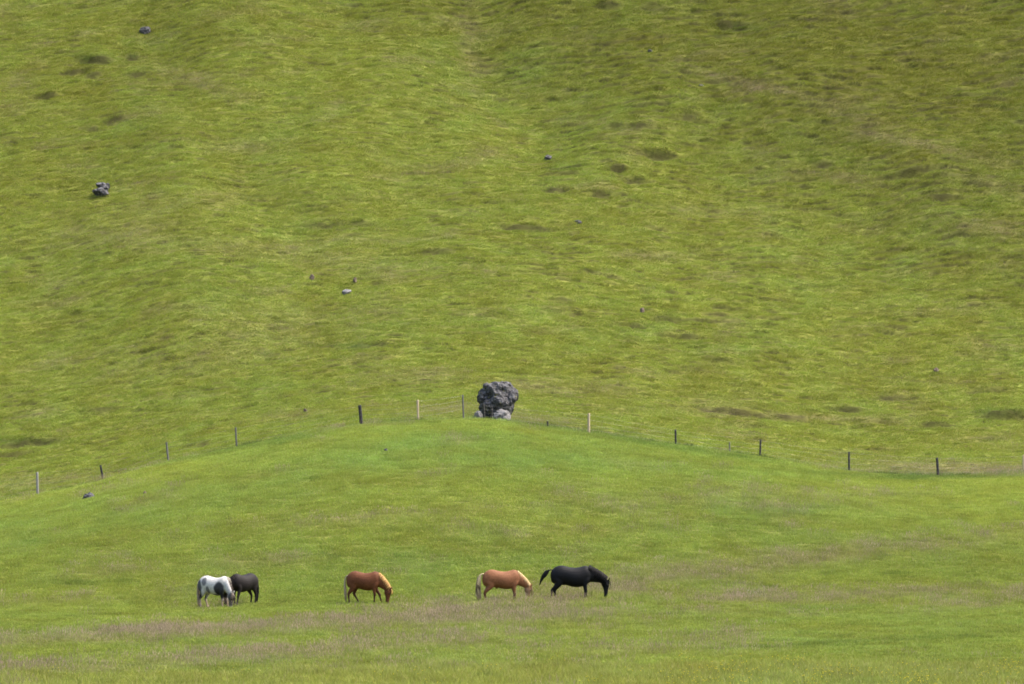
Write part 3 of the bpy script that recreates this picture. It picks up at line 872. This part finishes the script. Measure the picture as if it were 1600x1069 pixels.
def build_horse(loc, yaw, scale, label, coat, mane_c, tail_c, poll=(1.10, .66), muzzle=(1.03, .07), feet=((.0, .0), (.0, .0)), hind=((.0, .0), (.0, .0)),
                turn=0.0, tail='down', mane_side=-1, mane_len=.22, stretch=1.0, belly=0.0, rough=.68, hoof_c=(.03, .027, .025), forelock=.2, mane_lift=.0, tail_len=.9, tail_w=.06, neck_w=1.0, mane_n=330, gelding=False, head_w=1.0, mane_mix=.82):
    root = empty('horse', loc, yaw)
    root.scale = (scale,) * 3
    V, F = [], []
    def add(vf):
        n = len(V); V.extend(vf[0]); F.extend(tuple(i + n for i in f) for f in vf[1])
    rings = []
    for (x, zt, zb, hw) in resample(TORSO, 30):
        bz = zb - belly * math.exp(-((x - .05) / .35) ** 2)
        rings.append(((x * stretch, 0, (zt + bz) / 2), (0, hw, 0), (0, 0, (zt - bz) / 2)))
    add(ring_loft(rings, 20))
    sx = stretch
    # neck and head, turned sideways by 'turn' (radians) about the withers
    def sw(x, z):
        t = max(0, (x - .5)) 
        return Vector((.5 * sx + t * math.cos(turn * min(1, t / .4)), t * math.sin(turn * min(1, t / .4)), z))
    px_, pz_ = poll; mx_, mz_ = muzzle
    dirn = Vector((px_ - .52, 0, pz_ - 1.06))
    ctrl = (.52 + dirn.x * .55, 1.06 + dirn.z * .32)
    neck = []
    for t in np.linspace(0, 1, 10):
        bx_ = (1 - t) ** 2 * .50 + 2 * t * (1 - t) * ctrl[0] + t * t * px_
        bz_ = (1 - t) ** 2 * 1.05 + 2 * t * (1 - t) * ctrl[1] + t * t * pz_
        dep = (.31 * (1 - t) ** 1.15 + .125 * (1 - (1 - t) ** 1.15)) * (1 if t < .9 else .97)
        wid = (.20 * (1 - t) + .085 * t) * neck_w
        neck.append([bx_, bz_, dep, wid])
    rings = []; crest = []
    for i, (bx_, bz_, dep, wid) in enumerate(neck):
        j0, j1 = neck[max(i - 1, 0)], neck[min(i + 1, len(neck) - 1)]
        tx, tz = j1[0] - j0[0], j1[1] - j0[1]
        ln = math.hypot(tx, tz); nxv, nzv = -tz / ln, tx / ln        # upwards normal of the neck
        c = sw(bx_, bz_); u = Vector((-math.sin(turn), math.cos(turn), 0)) * wid
        top = sw(bx_ + nxv * dep, bz_ + nzv * dep)
        rings.append((c, u, top - c)); crest.append((top, c))
    add(ring_loft(rings, 16))
    # head: depth measured across the face
    hl = math.hypot(mx_ - px_, mz_ - pz_)
    hx, hz = (mx_ - px_) / hl, (mz_ - pz_) / hl
    fx_, fz_ = -hz, hx                                               # towards the forehead
    prof = [(-.06, .085, .070, .02), (.02, .125, .082, .0), (.14, .150, .098, -.005), (.27, .142, .096, -.01), (.42, .108, .072, .0), (.60, .086, .056, .008), (.78, .076, .053, .004), (.92, .070, .055, -.004), (1.0, .045, .040, -.006)]
    rings = []
    for (t, dep, wid, off) in resample(prof, 18):
        cx, cz = px_ + hx * hl * t + fx_ * off, pz_ + hz * hl * t + fz_ * off
        c = sw(cx, cz); tp = sw(cx + fx_ * dep, cz + fz_ * dep)
        rings.append((c, Vector((-math.sin(turn), math.cos(turn), 0)) * wid * head_w, (tp - c)))
    add(ring_loft(rings, 14))
    for sgn in (-1, 1):                                              # ears
        b = sw(px_ - hx * .02 + fx_ * .10, pz_ - hz * .02 + fz_ * .10) + Vector((-math.sin(turn), math.cos(turn), 0)) * sgn * .055
        tip = sw(px_ - hx * .15 + fx_ * .15, pz_ - hz * .15 + fz_ * .15) + Vector((-math.sin(turn), math.cos(turn), 0)) * sgn * .075
        a = (tip - b)
        u = Vector((-math.sin(turn), math.cos(turn), 0)).normalized(); w = a.normalized().cross(u)
        add(ring_loft([(b - a * .3, u * .035, w * .03), (b + a * .3, u * .036, w * .026), (b + a * .7, u * .024, w * .02), (tip, u * .007, w * .007)], 8))
    # legs
    hooves = []
    def leg(pts, y0, sgn):
        rings = []
        pp = resample(pts, 22)
        for i, (x, yy, z, rx, ry) in enumerate(pp):
            q0, q1 = pp[max(i - 1, 0)], pp[min(i + 1, len(pp) - 1)]
            d = Vector((q1[0] - q0[0], 0, q1[2] - q0[2])).normalized()
            rings.append(((x * 1.0, yy * sgn, z), Vector((0, ry, 0)), Vector((-d.z, 0, d.x)) * rx))
        add(ring_loft(rings, 12))
    for (dx, dk), sgn in zip(feet, (-1, 1)):
        X0 = .50 * sx
        pts = [(X0 + .06, .13, 1.02, .15, .07), (X0 + .03, .155, .86, .135, .085), (X0 - .01 + dx * .05, .15, .70, .095, .075), (X0 + dx * .25 + dk * .5, .135, .55, .066, .058), (X0 + .015 + dx * .45 + dk, .13, .42, .056, .052), (X0 + dx * .55 + dk * .8, .13, .36, .043, .040),
               (X0 + dx * .8, .13, .22, .034, .032), (X0 + dx * .94, .13, .135, .043, .040), (X0 + .03 + dx, .13, .07, .040, .040)]
        leg(pts, .13, sgn); hooves.append((X0 + .045 + dx, .13 * sgn))
    for (dx, dk), sgn in zip(hind, (-1, 1)):
        X0 = -.60 * sx
        pts = [(X0 + .06, .13, 1.08, .21, .09), (X0 + .07, .16, .90, .19, .10), (X0 + .10 + dx * .1, .16, .74, .145, .088), (X0 + .02 + dx * .3, .15, .60, .088, .062), (X0 - .075 + dx * .5 + dk, .135, .47, .062, .050), (X0 - .075 + dx * .58 + dk, .13, .40, .050, .042),
               (X0 - .055 + dx * .8, .13, .25, .037, .034), (X0 - .04 + dx * .95, .13, .14, .045, .041), (X0 - .0 + dx, .13, .07, .041, .041)]
        leg(pts, .13, sgn); hooves.append((X0 + .015 + dx, .13 * sgn))
    if gelding:
        add(ring_loft([((-.30, 0, .74), (0, .05, 0), (0, 0, .05)), ((-.24, 0, .66), (0, .05, 0), (0, 0, .05)), ((-.17, 0, .63), (0, .03, 0), (0, 0, .03))], 8))
    body = remeshed('body', V, F, .021, 5, coat_material('horse_coat', rough), root)
    co = np.zeros(len(body.data.vertices) * 3, np.float32); body.data.vertices.foreach_get('co', co); co = co.reshape(-1, 3).astype(float)
    ctx = dict(sx=sx, poll=sw(px_, pz_), muzzle=sw(mx_, mz_))
    cc = coat(co, ctx)
    a = body.data.color_attributes.new('coat', 'FLOAT_COLOR', 'POINT')
    a.data.foreach_set('color', np.column_stack([cc, np.ones(len(cc))]).astype(np.float32).ravel())
    M_hoof = plain('hoof_horn', hoof_c, .5)
    for (hx_, hy_) in hooves:
        v, f = ring_loft([((hx_ + .022, hy_, 0), (0, .056, 0), (.066, 0, 0)), ((hx_ + .005, hy_, .05), (0, .049, 0), (.055, 0, 0)), ((hx_ - .005, hy_, .085), (0, .044, 0), (.047, 0, 0))], 12)
        mesh_obj('hoof', v, f, M_hoof, root, True)
    M_eye = plain('dark_eye', (.008, .006, .005), .5)
    side = Vector((-math.sin(turn), math.cos(turn), 0))
    ev, ef = ico(2)
    for sgn in (-1, 1):
        c = sw(px_ + hx * hl * .24 + fx_ * .075, pz_ + hz * hl * .24 + fz_ * .075) + side * sgn * .082
        mesh_obj('eye', ev * .022 + np.array(c), ef, M_eye, root, True)
    # hair
    r = random.Random(int(loc[0] * 100) + 77)
    def hair(name, strands, c, var):
        HV, HF, HC = [], [], []
        for path, r0 in strands:
            n = len(HV); m = len(path)
            v, f = tube(path, [r0 * (1 - .82 * (i / (m - 1)) ** 1.6) for i in range(m)], 4)
            HV += v; HF += [tuple(i + n for i in q) for q in f]
            k = r.uniform(1 - var, 1 + var)
            cc_ = c(Vector(path[0]), r) if callable(c) else c
            HC += [(cc_[0] * k, cc_[1] * k, cc_[2] * k, 1)] * len(v)
        o = mesh_obj(name, HV, HF, coat_material('horse_hair', .55), root, True)
        a = o.data.color_attributes.new('coat', 'FLOAT_COLOR', 'POINT'); a.data.foreach_set('color', np.array(HC, np.float32).ravel())
        return o
    strands = [([tp_ - (tp_ - c_).normalized() * .02 for tp_, c_ in crest[1:]], .04)]
    for _ in range(mane_n):
        t = r.uniform(.08, 1.0) * (len(crest) - 1); i = min(int(t), len(crest) - 2); f = t - i
        top = crest[i][0].lerp(crest[i + 1][0], f); c = crest[i][1].lerp(crest[i + 1][1], f)
        up = (top - c).normalized()
        ln = mane_len * r.uniform(.65, 1.15) * (1 if t > 1.5 else .7)
        sd_ = mane_side if r.random() < mane_mix else -mane_side
        out = side * sd_
        lift = mane_lift + r.uniform(.03, .06)
        p0 = top - up * .05 + side * r.uniform(-.02, .02)
        p1 = p0 + up * lift * 1.3 + out * .03
        wdt = .05 + .055 * (1 - t / (len(crest) - 1))
        p2 = p1 + out * wdt - up * (.02 + .25 * ln) + Vector((0, 0, -.12 * ln))
        p3 = p2 + out * .03 - up * .42 * ln + Vector((r.uniform(-.03, .03), 0, -.35 * ln))
        strands.append(([p0, p1, p2, (p2 + p3) / 2 + out * .012, p3], r.uniform(.006, .012)))
    hair('mane', strands, mane_c, .12)
    strands = []
    pt = sw(px_ + fx_ * .10, pz_ + fz_ * .10)
    hdir = (sw(mx_, mz_) - sw(px_, pz_)).normalized(); fdir = (sw(px_ + fx_, pz_ + fz_) - sw(px_, pz_)).normalized()
    for _ in range(46):
        s0 = r.uniform(-.06, .06)
        ln = forelock * r.uniform(.6, 1.2)
        p0 = pt + side * s0 * .6 - hdir * .05
        p1 = pt + side * s0 + fdir * .06 + hdir * .05
        p2 = p1 + side * s0 * .7 + hdir * ln * .6 + fdir * .012
        strands.append(([p0, p1, p2, p2 + hdir * ln * .4 + side * s0 * .4 - fdir * .01], r.uniform(.008, .013)))
    hair('forelock', strands, mane_c, .12)
    strands = []
    x0 = -.80 * sx
    for _ in range(95):
        a = r.uniform(0, 2 * math.pi); q = math.sqrt(r.random()); ln = tail_len * r.uniform(.75, 1.05)
        oy, ox = q * math.sin(a), q * math.cos(a)
        if tail == 'down':
            path = [(x0 + .05, oy * .02, 1.19), (x0 - .03, oy * .03, 1.16), (x0 - .075 + ox * tail_w * .5, oy * .05, 1.02), (x0 - .085 + ox * tail_w, oy * .08, 1.16 - ln * .5), (x0 - .06 + ox * tail_w * 1.15, oy * .09, 1.16 - ln * .8), (x0 - .03 + ox * tail_w * .6, oy * .05, 1.16 - ln)]
        elif tail == 'flare':
            path = [(x0 + .05, oy * .02, 1.19), (x0 - .06, oy * .03, 1.19), (x0 - .15 + ox * tail_w * .6, oy * .05, 1.07), (x0 - .19 + ox * tail_w, oy * .09, 1.16 - ln * .45), (x0 - .18 + ox * tail_w * 1.1, oy * .10, 1.16 - ln * .75), (x0 - .13 + ox * tail_w * .6, oy * .05, 1.16 - ln)]
        else:                                                        # swished out behind
            path = [(x0 + .06, oy * .02, 1.20), (x0 - .06, oy * .03, 1.20), (x0 - .15 - ox * .045, oy * .06, 1.13 + ox * .045), (x0 - .25 - ox * .055, oy * .08, 1.00 + ox * .055), (x0 - .35 - ox * .035, oy * .06, .84 + ox * .03 + (1 - ln) * .15), (x0 - .42 - ox * .01, oy * .03, .62 + (1 - ln) * .25)]
        strands.append(([Vector(tuple(p)) for p in resample(path, 8)], r.uniform(.013, .02)))
    hair('tail', strands, tail_c, .18)
    tag(root, label, 'horse', 'grazing horses in the pasture')
    return root

def soft(d, w): return 1 / (1 + np.exp(-d / w))
def lerpc(c, col_, m): return c * (1 - m[:, None]) + np.array(col_)[None] * m[:, None]

def coat_chestnut(body, dark, sock=None, face=None):
    def f(p, ctx):
        c = np.tile(np.array(body), (len(p), 1))
        n = noise3(p, 3.0, 4)
        c = c * (1 + .18 * n)[:, None]
        low = soft(.48 - p[:, 2], .05) * (np.abs(p[:, 1]) > .03) * (p[:, 0] < .78 * ctx['sx'])
        c = lerpc(c, dark, low * .8)
        mz = np.array(ctx['muzzle'])
        dm = np.linalg.norm(p - mz, axis=1)
        c = lerpc(c, dark, soft(.13 - dm, .03) * .7)
        if face is not None:
            pl = np.array(ctx['poll']); ax = mz - pl; L_ = np.linalg.norm(ax); ax = ax / L_
            t = (p - pl) @ ax
            m = soft(t - .05, .02) * soft(.75 * L_ - t, .03) * (p[:, 0] > .9) * (p[:, 2] < .8)
            c = lerpc(c, face, m * .7)
        return np.clip(c, .003, .8)
    return f

def coat_black(c0, c1):
    def f(p, ctx):
        n = .5 + .5 * noise3(p, 2.2, 6)
        return np.array(c0)[None] * (1 - n[:, None]) + np.array(c1)[None] * n[:, None]
    return f

def coat_pinto(p, ctx):
    white = np.array([.43, .42, .395]); grey = [.040, .041, .045]; dk = [.011, .011, .0125]
    c = np.tile(white, (len(p), 1))
    w = .10 * noise3(p, 2.6, 8) + .05 * noise3(p, 6.5, 9)
    x, y, z = p[:, 0] / ctx['sx'], p[:, 1], p[:, 2]
    def el(cx, cz, rx, rz): return 1 - np.sqrt(((x - cx) / rx) ** 2 + ((z - cz) / rz) ** 2) + w * 2.0
    hind = np.maximum(el(-.72, .93, .23, .29), el(-.70, .66, .17, .30))
    m = soft(hind, .05); c = lerpc(c, [.07, .072, .078], m)
    c = lerpc(c, dk, m * soft(.80 - z, .06))
    rump = soft(el(-.36, 1.13, .13, .15), .06); c = lerpc(c, [.13, .13, .135], rump)
    side_ = soft(el(-.16, .80, .10, .15), .06); c = lerpc(c, [.12, .12, .125], side_)
    sh = np.maximum(el(.42, .86, .23, .28), el(.47, .62, .13, .26)); m = soft(sh, .05)
    c = lerpc(c, grey, m); c = lerpc(c, dk, m * soft(.80 - z, .06))
    bel = soft(el(.12, .56, .25, .09), .06); c = lerpc(c, dk, bel)
    legs = soft(.44 - z, .03) * (np.abs(y) > .05) * (x < .75)
    c = lerpc(c, [.36, .265, .20], legs)
    pl, mz = np.array(ctx['poll']), np.array(ctx['muzzle']); ax = mz - pl; L_ = np.linalg.norm(ax); ax = ax / L_
    t = (p - pl) @ ax; off = np.linalg.norm((p - pl) - t[:, None] * ax[None], axis=1)
    hd = soft(t + .04, .03) * soft(.26 - off, .03) * soft(p[:, 0] - .85, .03)
    c = lerpc(c, [.060, .056, .057], hd)
    c = lerpc(c, [.34, .33, .31], hd * soft(t - L_ * .80, .02) * soft(w + .04, .03))
    return np.clip(c, .004, .75)

def horse_spot(px, row):
    X, Y, Z = at(px, row)
    return (X, Y, Z - .075)

def mane_pinto(p, r): return (.34, .31, .26) if p.z > 1.12 else ((.07, .055, .045) if r.random() < .6 else (.17, .145, .125))

build_horse(horse_spot(335.5, 951), R(-35), 1.0, 'white and dark grey pinto horse grazing with lowered grey head', coat_pinto, mane_pinto, (.36, .28, .21),
            poll=(1.05, .68), muzzle=(1.02, .06), feet=((.02, 0), (.10, 0)), hind=((.0, 0), (.16, 0)), turn=-.40, mane_side=1, mane_len=.22, mane_lift=.0, tail_len=1.0, tail_w=.03, forelock=.2, stretch=.93, head_w=1.3, mane_mix=1.0)
build_horse(horse_spot(381.5, 945.0), R(180 + 56), .97, 'black brown horse facing left, its head hidden behind the pinto', coat_black((.006, .0045, .0048), (.012, .0095, .010)), (.013, .0085, .008), (.007, .0055, .006),
            poll=(1.05, .72), muzzle=(1.0, .10), feet=((-.02, 0), (.16, 0)), hind=((.0, 0), (.08, 0)), turn=-.5, mane_side=1, mane_len=.34, tail='down', tail_len=1.02, tail_w=.07)
build_horse(horse_spot(569, 943.5), R(-8), 1.0, 'chestnut horse with blond mane grazing alone in the middle', coat_chestnut((.102, .036, .015), (.028, .014, .010)), (.33, .205, .065), (.33, .26, .19),
            poll=(1.04, .64), muzzle=(.98, .06), feet=((.0, 0), (.28, .03)), hind=((-.02, 0), (.33, 0)), mane_side=1, mane_len=.16, mane_lift=.0, stretch=.86, tail_len=.98, tail_w=.035, forelock=.14)
build_horse(horse_spot(784, 941), R(12), 1.0, 'light chestnut horse with cream tail and pale face grazing', coat_chestnut((.170, .072, .034), (.06, .025, .014), face=(.24, .165, .10)), (.42, .32, .16), (lambda p, r: (.40, .33, .20) if r.random() < .85 else (.20, .13, .08)),
            poll=(1.10, .68), muzzle=(1.06, .10), feet=((-.02, 0), (.14, 0)), hind=((-.12, 0), (-.0, 0)), mane_side=1, mane_len=.15, mane_lift=.0, stretch=.95, tail='flare', tail_len=1.08, tail_w=.10, forelock=.34, gelding=True)
build_horse(horse_spot(894, 939.5), R(0), 1.09, 'jet black horse swishing its tail while grazing, rightmost of the herd', coat_black((.0030, .0032, .0045), (.006, .0065, .009)), (.005, .0045, .005), (.004, .004, .0045),
            poll=(1.25, .80), muzzle=(1.24, .22), feet=((-.02, 0), (.03, 0)), hind=((-.16, 0), (.02, 0)), mane_side=-1, mane_len=.30, mane_lift=.03, stretch=.95, tail='swish', forelock=.2, belly=.02, rough=.66)
